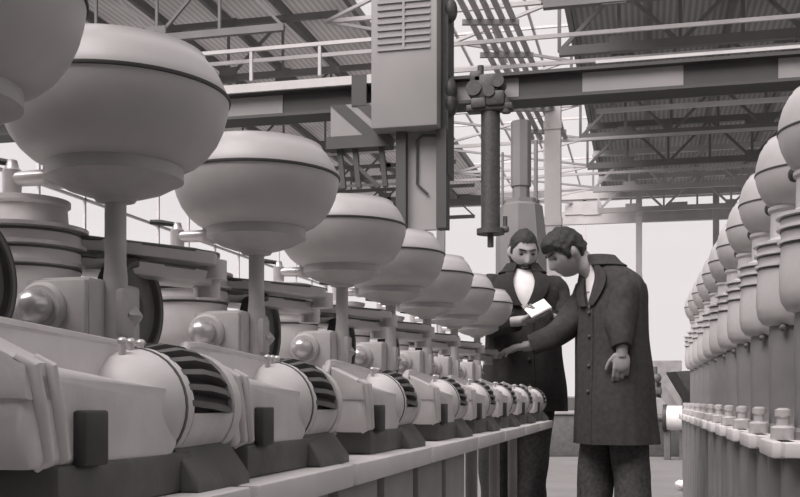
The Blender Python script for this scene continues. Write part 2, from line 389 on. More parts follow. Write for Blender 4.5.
# ------------------------------------------------------------------ the small machines (row beside the wall of bowls)
TT = 0.70                        # bench height
X0 = -0.80
def knob_flange(q, c, r):        # faces -Y
    q.lathe([(r, 0), (r, -.008), (r*.86, -.013), (r*.3, -.014)], c, 'Y', 28)
def left_front(root):
    """belt guard and finned motor on the aisle side"""
    # rear guard plate
    def rnd(poly): return poly
    q = MB()
    q.prism([(-.28, .035), (-.28, .150), (-.268, .163), (-.252, .167), (.0, .157), (.175, .146), (.175, .035)], .232, .250, 'X', .004)
    gp = q.build('rear_guard', M['cast'], root)
    q = MB(); q.loft([((.244, -.282, .06), .007), ((.244, -.282, .150), .007), ((.244, -.266, .166), .007), ((.244, -.23, .168), .007), ((.244, 0, .159), .006), ((.244, .175, .148), .005)], 8)
    q.build('guard_rim', M['tin'], gp)
    # front housing with a rounded end
    poly = [(-.265, .042), (-.276, .06), (-.272, .124), (-.262, .133)]
    poly += [(-.03, .112)]
    for k in range(1, 9):
        a = math.radians(80 - k*20); poly.append((-.032+.042*math.cos(a), .072+.041*math.sin(a)))
    q = MB(); q.prism(poly, .250, .312, 'X', .012, 4)
    fh = q.build('belt_housing', M['cast'], root)
    q = MB(); q.prism([(.250, .160), (.312, .131), (.312, .10), (.250, .10)], -.278, -.236, 'Y', .006); q.build('end_shoulder', M['cast'], fh)
    q = MB()
    for y0, y1 in ((-.270, -.246), (-.244, -.222)):
        q.loft([((.300, y0-.004, .136), .004), ((.312, y0, .128), .0065), ((.313, (y0+y1)/2, .09), .0065), ((.312, y1, .05), .006), ((.300, y1, .042), .004)], 10)
    q.build('flange_rib', M['cast'], fh)
    q = MB(); q.box((.318, -.188, .066), (.014, .040, .05), bev=.003); q.build('latch', M['dark'], fh)
    # motor: dome, dark core, fins, end ring
    c = (.258, 0, .092)
    q = MB(); q.lathe([(.02, -.062), (.040, -.055), (.054, -.038), (.062, -.014), (.0655, .004), (.0655, .016), (.056, .017)], c, 'Y', 36)
    dm = q.build('motor_dome', M['cast'], root)
    q = MB(); q.lathe([(.05, .012), (.057, .014), (.057, .13), (.05, .131)], c, 'Y', 32)
    core = q.build('motor_core', M['dark'], root)
    q = MB()
    for k in range(13):
        a = math.radians(-106 + k*16)
        r0, r1 = .052, .070
        pts = []
        for j, (yy, tw, rr) in enumerate(((.012, 0, .066), (.05, .05, .073), (.09, .1, .072), (.128, .15, .062))):
            aa = a+tw
            pts.append((yy, aa, rr))
        rg = []
        for yy, aa, rr in pts:
            d = .05
            rg.append([q.bm.verts.new((c[0]+math.sin(aa+s_*d)*R_, yy, c[2]+math.cos(aa+s_*d)*R_)) for s_, R_ in ((-1, r0), (-1, rr), (1, rr), (1, r0))])
        q.skin(rg, True)
    q.build('cooling_fin', M['rim'], core)
    q = MB(); rg = []
    for k in range(15):
        a = math.radians(96 + k*10)
        rg.append([q.bm.verts.new((c[0]+math.sin(a)*r_, yy, c[2]+math.cos(a)*r_)) for yy, r_ in ((.014, .05), (.014, .066), (.130, .064), (.130, .05))])
    q.skin(rg, True); q.build('motor_cowl', M['cast'], core)
    q = MB(); q.lathe([(.05, .128), (.066, .128), (.067, .136), (.066, .148), (.05, .152), (.01, .154)], c, 'Y', 32); q.build('end_ring', M['cast'], root)
    q = MB()
    q.prism([(.19, 0), (.335, 0), (.335, .012), (.305, .05), (.285, .07), (.22, .07), (.20, .03)], .0, .15, 'Y', .005)
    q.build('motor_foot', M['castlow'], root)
    q = MB(); q.box((.22, -.10, .022), (.19, .27, .044), bev=.006); q.build('base_plate', M['castlow'], root)  # dark colour includes the shade below the housing
    q = MB()
    for yy, xx in ((-.03, .262), (-.012, .262), (.01, .262), (.035, .25)):
        q.cyl((xx, yy, .14), (xx, yy, .162), .004, seg=10); q.ell((xx, yy, .163), (.0055, .0055, .004), seg=10, rings=6)
    q.build('oil_cup', M['tin'], root)
    q = MB(); q.lathe([(.060, -.004), (.0655, -.003), (.0655, .001), (.060, .002)], c, 'Y', 36); q.build('dome_joint', M['castlow'], dm)
def left_body(root):
    # gear case, wheel, knob
    q = MB(); q.box((-.062, .02, .145), (.105, .16, .282), bev=.006); gc = q.build('gear_case', M['case'], root)
    q = MB(); q.box((-.062, -.063, .232), (.100, .012, .098), bev=.003); q.build('case_cover', M['case'], gc)
    q = MB(); knob_flange(q, (-.082, -.068, .238), .040); kf = q.build('bearing_cap', M['case'], root)
    q = MB(); q.ell((-.082, -.094, .239), (.028, .030, .027), seg=24, rings=16); q.cyl((-.082, -.070, .239), (-.082, -.094, .239), .018); q.build('knob', M['knob'], kf)
    wc = (-.045, .115, .252)
    q = MB(); q.lathe([(.01, .008), (.058, .006), (.066, .016), (.070, .026), (.082, .028), (.086, .02), (.086, -.01), (.05, -.012)], wc, 'X', 48)
    wh = q.build('hand_wheel', M['dark'], root)
    q = MB(); q.lathe([(.068, .016), (.073, .0275), (.079, .0278), (.0805, .018)], wc, 'X', 48); q.build('wheel_rim', M['rim'], wh)
    q = MB(); q.lathe([(.024, .006), (.024, .02), (.015, .024), (.002, .024)], wc, 'X', 20); q.build('wheel_hub', M['dark'], wh)
    # stem and clamp
    q = MB(); q.lathe([(.030, 0), (.030, .02), (.0185, .03), (.0185, .29), (.0165, .31), (.0165, .41), (.021, .412), (.021, .425), (.017, .427), (.017, .45)], (0, 0, 0), 'Z', 24)
    st = q.build('stem', M['stem'], root)
    q = MB(); q.box((.0, .004, .235), (.044, .040, .075), bev=.006); d = Vector((.55, .83, 0))
    p = Vector((.004, .012, .232)); q.loft([(p, .026), (p+d*.018, .022), (p+d*.034, .006)], 4); q.build('clamp', M['stem'], st)
    # drum with tin rings
    dc = (-.160, 0, 0)
    q = MB(); q.lathe([(.01, .196), (.05, .2), (.072, .214), (.082, .24), (.086, .28), (.087, .312), (.087, .362), (.087, .372), (.068, .376), (.066, .404), (.071, .408), (.071, .416), (.05, .42), (.01, .42)], dc, 'Z', 44)
    dr = q.build('drum', M['drum'], root)
    q = MB()
    for z, r in ((.312, .093), (.341, .095), (.368, .099)):
        q.lathe([(r-.010, z-.004), (r, z-.003), (r, z+.003), (r-.010, z+.004)], dc, 'Z', 44)
    q.build('drum_band', M['tin'], dr)
    q = MB()
    for z, r in ((.3055, .0878), (.334, .0882), (.361, .0882)):
        q.lathe([(r-.004, z-.002), (r, z-.0018), (r, z+.0018), (r-.004, z+.002)], dc, 'Z', 44)
    q.build('drum_groove', M['drumdark'], dr)
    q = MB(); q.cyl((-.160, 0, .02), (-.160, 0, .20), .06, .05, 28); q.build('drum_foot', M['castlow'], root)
    # two spouts: wide flat tins
    for z, ex, ey, hh, wd in ((.354, .06, .235, .020, .05), (.324, .03, .265, .022, .056)):
        a = Vector((-.15, .04, z)); e = Vector((ex, ey, z-.012)); dd = (e-a).normalized(); n_ = Vector((-dd.y, dd.x, 0)).normalized()
        q = MB(); rg = []
        for f_, wv in ((0, .7), (.3, 1), (.85, 1.0), (.96, .8), (1, .45)):
            c_ = a.lerp(e, f_); ww = wd*wv
            rg.append([q.bm.verts.new(c_ + n_*x_*ww + UV*z_) for x_, z_ in ((-1, hh*.55), (-1, hh*.4), (-.86, -hh*.35), (-.6, -hh*.5), (.6, -hh*.5), (.86, -hh*.35), (1, hh*.4), (1, hh*.55), (.93, hh*.55), (.9, hh*.35), (-.9, hh*.35), (-.93, hh*.55))])
        q.skin(rg, True); q.cyl((e.x, e.y, e.z-.03), (e.x, e.y, e.z+.004), .024, seg=20); sp = q.build('spout', M['tin'], root, 30)
        q = MB(); q.loft([(a - n_*wd*.9 + UV*hh*.55, .004), (e - n_*wd*.95 - dd*.05 + UV*hh*.55, .004), (e - n_*wd*.4 + UV*hh*.55, .004), (e + n_*wd*.4 + UV*hh*.55, .004), (e + n_*wd*.95 - dd*.05 + UV*hh*.55, .004), (a + n_*wd*.9 + UV*hh*.55, .004)], 6)
        q.build('spout_lip', M['rim'], sp)
    # bracket ring and bowl
    q = MB(); q.lathe([(.018, .405), (.030, .408), (.034, .414), (.05, .418), (.075, .426), (.098, .439), (.104, .441), (.104, .468), (.100, .471), (.06, .471)], (0, 0, 0), 'Z', 48)
    q.build('bowl_bracket', M['ring'], root)
    q = MB()
    q.loft([((-.09, 0, .452), .014), ((-.18, 0, .452), .012)], 14); q.box((-.102, 0, .453), (.03, .036, .034), bev=.004)
    sg = q.build('outlet_pipe', M['tin'], root)
    q = MB(); q.lathe([(.010, .418), (.014, .424), (.015, .44), (.015, .466), (.011, .470), (.008, .482), (.004, .484)], (-.182, 0, 0), 'Z', 16)
    q.build('tap', M['tin'], sg)
    q = MB(); q.loft([((-.182, 0, .478), .005), ((-.215, -.015, .482), .0065), ((-.235, -.022, .483), .005)], 8); q.build('tap_handle', M['dark'], sg)
    R = .175; z0 = .570
    pr = [(.01, -.114), (.088, -.113), (.108, -.108), (.126, -.099), (.142, -.085), (.156, -.066), (.166, -.044), (.172, -.022), (.1745, -.004), (.1745, .002), (.169, .015), (.160, .034), (.150, .048), (.141, .057), (.139, .064), (.135, .064), (.134, .058), (.150, .034), (.164, .0), (.155, -.05), (.10, -.1), (.01, -.102)]
    q = MB(); q.lathe(pr, (0, 0, z0), 'Z', 72); bw = q.build('supply_bowl', M['bowl'], root, 50)
    q = MB(); q.lathe([(.1735, -.0045), (.1768, -.0035), (.1772, 0), (.1768, .0015), (.1735, .002)], (0, 0, z0), 'Z', 72); q.build('seam', M['seam'], bw)
def stand(root, y0, y1, k):
    q = MB(); q.box((.03, (y0+y1)/2, -.0175), (.66, y1-y0-.022, .035), bev=.003); q.build('bench_slab', M['slab'], root)
    L_ = y1-y0; n = 2 if L_ > .45 else 1; wl = L_/n
    if k < 5:
        for j in range(n):
            q = MB(); a = y0+wl*j+.028; e = y0+wl*(j+1)-.022
            q.prism([(a, -.035), (e, -.035), (e-.012, -TT), (a+.012, -TT)], -.22, .325, 'X', .012)
            q.build('stand_leg', M['ped'], root)
    else:
        for x in (-.2, .2):
            q = MB(); q.cyl((x, (y0+y1)/2, -.035), (x, (y0+y1)/2, -TT), .022, seg=14); q.build('tube_leg', M['ped'], root)

ZCL = [.69, 1.17, 1.585, 2.16, 2.77, 3.30, 3.85, 4.40, 5.00]
YS = [(z - .8*SA)/CA for z in ZCL]
ORD = ['nearest machine of the bowl-topped row, only its finned motor and belt housing showing',
       'machine whose huge bowl is cut by the top corner of the picture',
       'machine with the largest whole bowl, a stout stem and dark wheel under it',
       'third whole-bowled machine, in front of the crane cabinet foot' ,
       'machine with the third largest whole bowl, below the grey crane cabinet', 'machine with the fourth largest whole bowl in the long row',
       'machine with the fifth largest whole bowl in the long row', 'second last machine of the row before the standing men',
       'last machine of the row, where the man rests his hand on its spout']
ORD[3] = 'machine with the second largest whole bowl, next beyond the largest'
GRP = 'bowl-topped separators on the bench in the long row'
proto = thing('cream_separator', (X0, YS[0], TT), 0, ORD[0], 'machine', GRP)
left_front(proto); left_body(proto)
roots = [proto] + [dup(proto) for _ in YS[1:]]
prev = YS[0]-.5
bench = thing('work_bench', (X0, 0, TT), 0, 'long bench of white slabs on grey panel legs carrying the bowl-topped machines', 'bench')
for k, (r, y) in enumerate(zip(roots, YS)):
    r.location = (X0, y, TT); r['label'] = ORD[k]
    stand(bench, prev, y+.10, k); prev = y+.10
    for ch in r.children:
        if ch.name.split('.')[0] == 'spout':      # the spouts swivel about the drum
            a = {0: 1.9, 1: 1.9}.get(k, random.uniform(-.08, .08)); d = Vector((-.16, 0, 0))
            ch.rotation_euler = (0, 0, a); ch.location = d - Matrix.Rotation(a, 3, 'Z') @ d

# ------------------------------------------------------------------ the tall machines (other side of the aisle)
TR = math.atan2(235, F); dR = RV*math.sin(TR) + FV*math.cos(TR); pR = RV*math.cos(TR) - FV*math.sin(TR)
rzR = math.atan2(pR.y, pR.x)                     # local x points away from the aisle, local y along the row
def tall(root):
    q = MB(); q.lathe([(.10, .0), (.10, .02), (.084, .03), (.082, .07), (.082, .09), (.083, .2), (.084, .30), (.080, .335), (.07, .35)], (0, 0, 0), 'Z', 36)
    q.build('column', M['pedr'], root)
    q = MB(); q.lathe([(.03, .318), (.08, .320), (.102, .328), (.115, .348), (.120, .378), (.120, .42), (.116, .47), (.115, .50), (.117, .565), (.10, .575), (.080, .585), (.078, .66), (.086, .668), (.086, .678), (.02, .68)], (0, 0, 0), 'Z', 48)
    dr = q.build('drum', M['drumr'], root)
    q = MB()
    for z, r in ((.500, .124), (.535, .126), (.565, .128)):
        q.lathe([(r-.012, z-.006), (r, z-.004), (r, z+.004), (r-.012, z+.005)], (0, 0, 0), 'Z', 48)
    q.build('drum_band', M['tin'], dr)
    q = MB()
    for z, r in ((.492, .1172), (.527, .1178), (.557, .118)):
        q.lathe([(r-.004, z-.003), (r, z-.002), (r, z+.002), (r-.004, z+.003)], (0, 0, 0), 'Z', 48)
    q.build('drum_groove', M['drumdark'], dr)
    z0 = .78; cx_ = .052
    pr = [(.01, -.114), (.088, -.113), (.108, -.108), (.126, -.099), (.142, -.085), (.156, -.066), (.166, -.044), (.172, -.022), (.175, -.003), (.175, .004), (.172, .03), (.163, .062), (.149, .088), (.141, .096), (.139, .102), (.135, .102), (.134, .09), (.155, .06), (.166, .0), (.155, -.05), (.10, -.1), (.01, -.102)]
    q = MB(); q.lathe([(r, z) for r, z in pr], (cx_, 0, z0), 'Z', 64); bw = q.build('supply_bowl', M['bowl'], root, 50)
    q = MB(); q.lathe([(.1735, -.0045), (.1768, -.0035), (.1772, 0), (.1768, .0015), (.1735, .002)], (cx_, 0, z0), 'Z', 64); q.build('seam', M['seam'], bw)
    q = MB(); q.lathe([(.02, .62), (.04, .63), (.1, .66), (.104, .668), (.06, .669)], (cx_+.06, 0, 0), 'Z', 32); q.cyl((.16, 0, .3), (.16, 0, .65), .018); q.bar((.16, 0, .31), (.08, 0, .31), .04); q.build('bowl_bracket', M['ring'], root)
    q = MB(); q.loft([((-.02, .10, .70), .012), ((-.06, .13, .70), .012)], 10); q.ell((-.065, .133, .70), (.016, .016, .02)); q.build('tap', M['dark'], root)
    q = MB(); q.lathe([(.030, .0), (.030, .03), (.026, .034), (.016, .036), (.015, .055), (.020, .06), (.020, .075), (.01, .08)], (-.115, -.03, 0), 'Z', 18); q.build('foot_bolt', M['tin'], root)
    q = MB(); q.ell((-.055, -.085, .312), (.011, .011, .011), seg=12, rings=8); q.cyl((-.055, -.085, .312), (-.03, -.05, .33), .007, seg=8); q.build('drain_plug', M['rim'], root)
NR = 11
names = ['tall drum machine cut by the picture edge, first of its row', 'tall drum machine second from the picture edge, its drum bottom dark',
         'third tall drum machine from the picture edge', 'fourth tall drum machine from the picture edge', 'fifth tall drum machine from the picture edge',
         'sixth tall drum machine from the picture edge', 'seventh tall drum machine from the picture edge', 'fourth tall drum machine from the row end near the wheel',
         'third tall drum machine from the row end near the wheel', 'tall drum machine last but one at the row end near the wheel', 'tall drum machine at the far row end near the flanged wheel']
p = CAM + dR*2.75 + pR*.478
bench2 = thing('drum_bench', (p.x, p.y, TT), rzR, 'low white-topped bench on round legs under the tall drum machines', 'bench')
for k in range(NR):
    yy = .505*k
    q = MB(); q.box((.12, yy, -.0175), (.52, .503, .035), bev=.003); q.box((-.13, yy-.05, -.02), (.06, .26, .04), bev=.006); q.build('bench_slab', M['slab'], bench2)
    for y in (-.14, .11):
        q = MB(); q.cyl((-.06, yy+y, -.035), (-.06, yy+y, -TT), .075, .07, 24); q.build('stand_leg', M['pedr'], bench2)
GR2 = 'tall drum machines along the aisle'
proto2 = thing('drum_separator', (0, 0, TT), rzR, names[0], 'machine', GR2)
tall(proto2)
rr = [proto2] + [dup(proto2) for _ in range(NR-1)]
for k, r in enumerate(rr):
    tt = 2.75 + .505*k
    p = CAM + dR*tt + pR*.478
    r.location = (p.x, p.y, TT); r['label'] = names[k]

# ------------------------------------------------------------------ things at the far end of the aisle
p = P(650, HOR, 14.4)
b = MB(); t = thing('machine_plinth', (p.x, p.y, 0), YAW, 'long low dark plinth across the end of the aisle', 'plinth')
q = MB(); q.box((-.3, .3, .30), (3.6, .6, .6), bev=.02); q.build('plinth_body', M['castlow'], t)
q = MB(); q.box((-.3, .3, .62), (3.66, .66, .05), bev=.01); q.build('plinth_top', M['ped'], t)
p = P(675, HOR, 13.6)
t = thing('flanged_wheel', (p.x, p.y, .0), YAW-.35, 'pale wide-rimmed wheel with dark side standing past the far row end', 'wheel')
r_ = .165; zc_ = P(675, 418, 13.6).z
q = MB(); q.lathe([(.03, -.11), (r_, -.10), (r_, .10), (.03, .11)], (0, 0, zc_), 'X', 32); q.build('tread', M['drum'], t)
q = MB(); q.lathe([(.03, .102), (r_*1.02, .10), (r_*1.1, .11), (r_*1.1, .15), (.03, .16)], (0, 0, zc_), 'X', 32); q.build('flange', M['dark'], t)
q = MB(); q.lathe([(.03, -.16), (r_*1.1, -.15), (r_*1.1, -.105), (.03, -.102)], (0, 0, zc_), 'X', 32); q.build('flange', M['dark'], t)
q = MB(); q.bar((-.1, 0, 0), (-.1, 0, zc_), .08); q.bar((.1, 0, 0), (.1, 0, zc_), .08); q.cyl((-.3, 0, zc_), (.5, 0, zc_), .05); q.build('support', M['castlow'], t)
p = P(678, HOR, 16)
t = thing('dark_hopper', (p.x, p.y, 0), YAW, 'dark sloping hopper above the wheel at the end of the aisle', 'hopper')
z1_, z2_ = P(678, 372, 16).z, P(678, 408, 16).z
q = MB(); q.prism([(-.12, z1_), (.35, z1_+.03), (.35, z2_), (.22, z2_)], -.3, .3, 'Y', .01); q.build('chute', M['dark'], t)
q = MB(); q.bar((.3, -.2, 0), (.3, -.2, z2_), .08); q.bar((.3, .2, 0), (.3, .2, z2_), .08); q.build('leg', M['dark'], t)
q = MB(); q.prism([(-.35, .6), (.3, .6), (.3, z2_+.0), (.1, z2_+.02), (-.2, z1_-.1), (-.35, z1_-.15)], .32, .42, 'Y'); q.build('guard_plate', M['ped'], t)
p = P(666, HOR, 19)
q = MB(); zt2 = P(666, 361, 19).z; q.box((p.x, p.y, zt2/2), (.55, .5, zt2), bev=.02); tag(q.build('brick_pier', M['brick']), 'short brick pier beyond the dark hopper', 'pier')
p = P(655, HOR, 14.2)
t = thing('pump_unit', (p.x, p.y, .645), YAW, 'small pump with pipes on the low plinth by the coat hem', 'pump')
q = MB(); q.cyl((0, 0, 0), (0, 0, .62), .035, seg=10); q.cyl((.07, .05, 0), (.07, .05, .4), .03, seg=10); q.box((.02, 0, .28), (.14, .1, .1), bev=.02); q.ell((.02, 0, .46), (.07, .06, .07)); q.build('pump_body', M['castlow'], t)
q = MB(); q.lathe([(.05, -.03), (.12, -.03), (.13, 0), (.12, .03), (.05, .03)], (0, -.12, .06), 'Y', 20); q.build('pump_wheel', M['ped'], t)
# crumpled paper on the floor
p = P(690, HOR, 9.0)
q = MB(); q.ell((0, 0, .05), (.12, .09, .05), seg=16, rings=10)
for v in q.bm.verts:
    v.co += noise.noise_vector(v.co*22)*.035; v.co.z = max(v.co.z, 0)
o = q.build('crumpled_paper', M['paper'], None, 10); o.location = (p.x, p.y, 0); tag(o, 'crumpled white paper on the floor at the aisle end', 'paper')
#PEOPLE
# ------------------------------------------------------------------ the two men
def lerp(a, b, t): return a + (b-a)*t
def smooth_rings(rs, n):
    """interpolate (z, cx, cy, a, b) rows to n levels"""
    out = []
    m = len(rs)-1
    for i in range(n+1):
        f = i/n*m; k = min(int(f), m-1); t = f-k
        p0, p1, p2, p3 = rs[max(k-1, 0)], rs[k], rs[k+1], rs[min(k+2, m)]
        out.append(tuple(.5*((2*b_) + (c_-a_)*t + (2*a_-5*b_+4*c_-d_)*t*t + (3*b_-a_-3*c_+d_)*t**3) for a_, b_, c_, d_ in zip(p0, p1, p2, p3)))
    return out
def head_pt(ph, la, grow=0., squash=1.):
    u = .118*math.sin(la); c = math.cos(la)
    fw = .096*c*math.cos(ph); sd = .075*c*math.sin(ph)
    t = max(0, -math.sin(la))
    sd *= 1-.26*t*t
    if fw < 0: fw *= (1.08 if la > -.1 else 1.08-.75*t)
    else: fw *= 1+.06*t
    a = abs(ph)
    if a < 1.6:
        g = 0
        if u > -.038: g = max(0, min(1, (.022-u)/.055))
        else: g = math.exp(-((u+.038)/.008)**2)
        fw += .026*math.exp(-(ph/.17)**2)*g*squash
        fw -= .010*math.exp(-((a-.42)/.2)**2)*math.exp(-((u-.006)/.015)**2)*squash
        fw += .006*math.exp(-((u-.030)/.010)**2)*math.exp(-(ph/.6)**2)*squash
        fw += .006*math.exp(-(ph/.26)**2)*math.exp(-((u+.062)/.009)**2)*squash
        fw -= .004*math.exp(-(ph/.3)**2)*math.exp(-((u+.078)/.006)**2)*squash
        fw += .012*math.exp(-(ph/.35)**2)*math.exp(-((u+.100)/.016)**2)*squash
    v = Vector((fw, sd, u))
    return v*(1+grow/.1)
class Man:
    def __init__(s, name, px, zc, label):
        s.px, s.zc = px, zc
        p = P(px, HOR, zc)
        s.root = thing('person', (p.x, p.y, 0), YAW, label, 'person')
        s.body = MB()
    def L(s, px, py, zc=None):
        zc = zc or s.zc
        return Vector(((px-400)/F*zc - (s.px-400)/F*s.zc, zc-s.zc, CAMH + (HOR-py)/F*zc))
    def frame(s, c, hf):
        s.hc = Vector(c); s.hf = Vector(hf).normalized()
        s.hu = (UV - s.hf*UV.dot(s.hf)).normalized(); s.hs = s.hu.cross(s.hf)
    def H(s, v): return s.hc + s.hf*v.x + s.hs*v.y + s.hu*v.z
    def head(s):
        nl, nm = 72, 48; rings = []
        for j in range(nm+1):
            la = -PI/2 + .03 + (PI-.06)*j/nm
            rings.append([s.body.bm.verts.new(s.H(head_pt(-PI + 2*PI*k/nl, la))) for k in range(nl)])
        s.body.skin(rings, True)
        for sg in (-1, 1):
            r = Matrix((s.hf, s.hs, s.hu)).transposed()
            s.body.ell(s.H(Vector((-.008, sg*.075, -.006))), (.018, .009, .031), r)
            s.body.ell(s.H(Vector((-.008, sg*.080, -.006))), (.011, .008, .022), r)
    def eyes(s):
        for sg in (-1, 1):
            q = MB(); r = Matrix((s.hf, s.hs, s.hu)).transposed()
            q.ell(s.H(Vector((.078, sg*.031, .004))), (.008, .013, .006), r, 12, 8); q.build('eye', M['eye'], s.root)
            q = MB(); pts = [(s.H(head_pt(sg*a, .21+.04*math.sin((a-.15)*3.5), .003)), rr) for a, rr in ((.16, .003), (.34, .0045), (.52, .004), (.68, .0025))]
            q.loft(pts, 8); q.build('eyebrow', M['hair'], s.root)
    def hair_mesh(s, front=.062, side=.0, back=-.06, thick=.010, fore=0., tuft=.006, name='hair'):
        nl, nm = 96, 64; q = MB(); V = {}
        def line(ph):
            a = abs(ph)
            if a < .75: return front
            if a < 1.2: return lerp(front, side, (a-.75)/.45)
            if a < 1.45: return side - .02
            if a < 1.8: return side + .012
            return lerp(side+.012, back, min(1, (a-1.8)/.5))
        def vert(j, k):
            k %= nl
            if (j, k) not in V:
                la = -PI/2 + .03 + (PI-.06)*j/nm; ph = -PI + 2*PI*k/nl
                u = .118*math.sin(la); dd = max(0, min(1, (u-line(ph))/.02))
                g = thick*(.35+.65*dd) + fore*math.exp(-((ph-.2)/.75)**2)*math.exp(-((la-.62)/.42)**2)
                v = head_pt(ph, la, g, .1); v = v + noise.noise_vector(v*38)*tuft*dd
                V[j, k] = q.bm.verts.new(s.H(v))
            return V[j, k]
        for j in range(nm):
            la = -PI/2 + .03 + (PI-.06)*(j+.5)/nm; u = .118*math.sin(la)
            for k in range(nl):
                ph = -PI + 2*PI*(k+.5)/nl
                if u > line(ph) + .006*noise.noise(Vector((ph*6, u*40, 0))):
                    q.bm.faces.new((vert(j, k), vert(j, k+1), vert(j+1, k+1), vert(j+1, k)))
        top = [V[nm, k] for k in range(nl) if (nm, k) in V]
        if len(top) == nl: q.bm.faces.new(top)
        bmesh.ops.recalc_face_normals(q.bm, faces=q.bm.faces)
        bmesh.ops.solidify(q.bm, geom=list(q.bm.faces), thickness=.010)
        return q.build(name, M['hair'], s.root, 60)
    def hand(s, w_, d, n, thumb, curl=.35, size=1., spread=.10):
        b = s.body; w_ = Vector(w_); d = Vector(d).normalized(); n = Vector(n); n = (n - d*n.dot(d)).normalized()
        a = d.cross(n)*thumb                           # across, towards the thumb
        rot = Matrix((a, n, d)).transposed()
        b.loft([(w_-d*.05, .027*size), (w_, .026*size), (w_+d*.03*size, .026*size)], 14)
        b.ell(w_+d*.05*size, (.042*size, .018*size, .052*size), rot, 20, 14)
        for i, (off, ln) in enumerate(((.031, .92), (.011, 1.0), (-.010, .95), (-.030, .76))):
            p = w_ + d*.082*size + a*off*size - d*(.010 if i == 3 else 0)
            dr = (d + a*off*spread*20*.3).normalized(); pts = [(p-dr*.02, .0095*size)]
            ang = 0
            for sl, rr in ((.044, .0092), (.028, .0085), (.023, .0068)):
                ang += curl*(1+.12*i)
                q = dr*math.cos(ang) + n*math.sin(ang)
                pts.append((p, rr*size+.0006)); p = p + q*sl*ln*size
            pts.append((p, .0058*size)); b.loft(pts, 10)
        p = w_ + d*.022*size + a*.030*size; pts = [(p-a*.012, .013*size)]
        dr = (d*.72 + a*.62 + n*.25).normalized()
        for k, (sl, rr) in enumerate(((.036, .013), (.030, .0105), (.022, .009))):
            pts.append((p, rr*size)); p = p + dr*sl*size; dr = (dr + d*.25 - a*.2 + n*.12).normalized()
        pts.append((p, .007*size)); b.loft(pts, 10)
    def finish(s, mname, vox=.0045):
        me = s.body.mesh('body_shape', M[mname])
        o = bpy.data.objects.new('body_source', me); COL.objects.link(o)
        md = o.modifiers.new('join', 'REMESH'); md.mode = 'VOXEL'; md.voxel_size = vox
        sm = o.modifiers.new('soft', 'SMOOTH'); sm.factor = .4; sm.iterations = 2
        dg = bpy.context.evaluated_depsgraph_get(); dg.update()
        m2 = bpy.data.meshes.new_from_object(o.evaluated_get(dg)); bpy.data.objects.remove(o)
        for p in m2.polygons: p.use_smooth = True
        m2.materials.clear(); m2.materials.append(M[mname])
        o2 = bpy.data.objects.new('body', m2); COL.objects.link(o2); o2.parent = s.root
        return o2
    # clothes -----------------------------------------------------------
    def ring_pt(s, row, th, f, l, grow=0., fold=0.):
        z, cx_, cy_, a, b_ = row
        ct, st_ = math.cos(th), math.sin(th)
        e = .8
        x = math.copysign(abs(ct)**e, ct)*(a+grow); y = math.copysign(abs(st_)**e, st_)*(b_+grow)
        v = Vector((cx_, cy_, z)) + f*x + l*y
        if fold:
            nv = noise.noise(Vector((math.cos(th)*2.2, math.sin(th)*2.2, z*3.2)))*.6 + noise.noise(Vector((math.cos(th)*5, math.sin(th)*5, z*1.1+4)))*.5
            v = v + (f*ct + l*st_)*nv*fold
        return v
    def coat(s, rows, f, l, vz, vtop, sleeves, mname, vwidth=.55, wrap=.0):
        """torso of the coat with an open V at the front, and its sleeves"""
        nz, nt = 56, 72; R_ = smooth_rings(rows, nz); q = MB()
        def w_at(z): return max(0, min(1, (z-vz)/(vtop-vz)))**.8*vwidth + .012
        rings = []
        for row in R_:
            w0 = w_at(row[0])
            rings.append([q.bm.verts.new(s.ring_pt(row, wrap + w0 + (2*PI-2*w0)*k/nt, f, l, 0, .019 if row[0] < vtop-.12 else .005)) for k in range(nt+1)])
        q.skin(rings, False, False)
        bmesh.ops.recalc_face_normals(q.bm, faces=q.bm.faces)
        bmesh.ops.solidify(q.bm, geom=list(q.bm.faces), thickness=.006)
        for pts in sleeves:
            pts = [(Vector(p), r) for p, r in pts]; fine = []
            for i in range(len(pts)-1):
                for t in range(6): fine.append((pts[i][0].lerp(pts[i+1][0], t/6), lerp(pts[i][1], pts[i+1][1], t/6)))
            fine.append(pts[-1])
            # round the joints off
            for _ in range(3):
                fine = [fine[0]] + [((fine[i-1][0]+fine[i][0]*2+fine[i+1][0])/4, (fine[i-1][1]+fine[i][1]*2+fine[i+1][1])/4) for i in range(1, len(fine)-1)] + [fine[-1]]
            n0 = len(q.bm.verts); q.loft(fine, 22, True); q.bm.verts.ensure_lookup_table()
            for v in list(q.bm.verts)[n0:]:
                v.co += noise.noise_vector(v.co*9)*.014 + noise.noise_vector(v.co*24)*.005
        ct = q.build('coat', M[mname], s.root, 60)
        # lapels and collar
        for sg in (-1, 1):
            q = MB(); rg = []
            for i in range(nz+1):
                z = R_[i][0]
                if z < vz-.004 or z > vtop+.02: continue
                w0 = w_at(z) - .02; tt = (z-vz)/(vtop-vz)
                ww = .42*math.sin(PI*min(1, max(.0, tt*.62+.12)))
                rg.append([q.bm.verts.new(s.ring_pt(R_[i], wrap+sg*(w0+ww*x_), f, l, g_)) for x_, g_ in ((0, .004), (0, .012), (.5, .015), (1, .013), (1, .004))])
            q.skin(rg, True); q.build('lapel', M[mname], ct)
        q = MB(); rg = []
        top = [r for r in R_ if r[0] > vtop-.035]
        for k in range(31):
            th = wrap + vwidth*.85 + (2*PI-2*vwidth*.85)*k/30
            A = s.ring_pt(R_[-1], th, f, l, .004); B = s.ring_pt(top[0], th, f, l, .018)
            rg.append([q.bm.verts.new(v) for v in (A+UV*.012, A+UV*.016+(B-A)*.1, A.lerp(B, .6)+(B-A).normalized()*0, B, B-UV*.004-(f*0), A-UV*.01)])
        q.skin(rg, True); q.build('collar', M[mname], ct)
        q = MB()
        rg = []
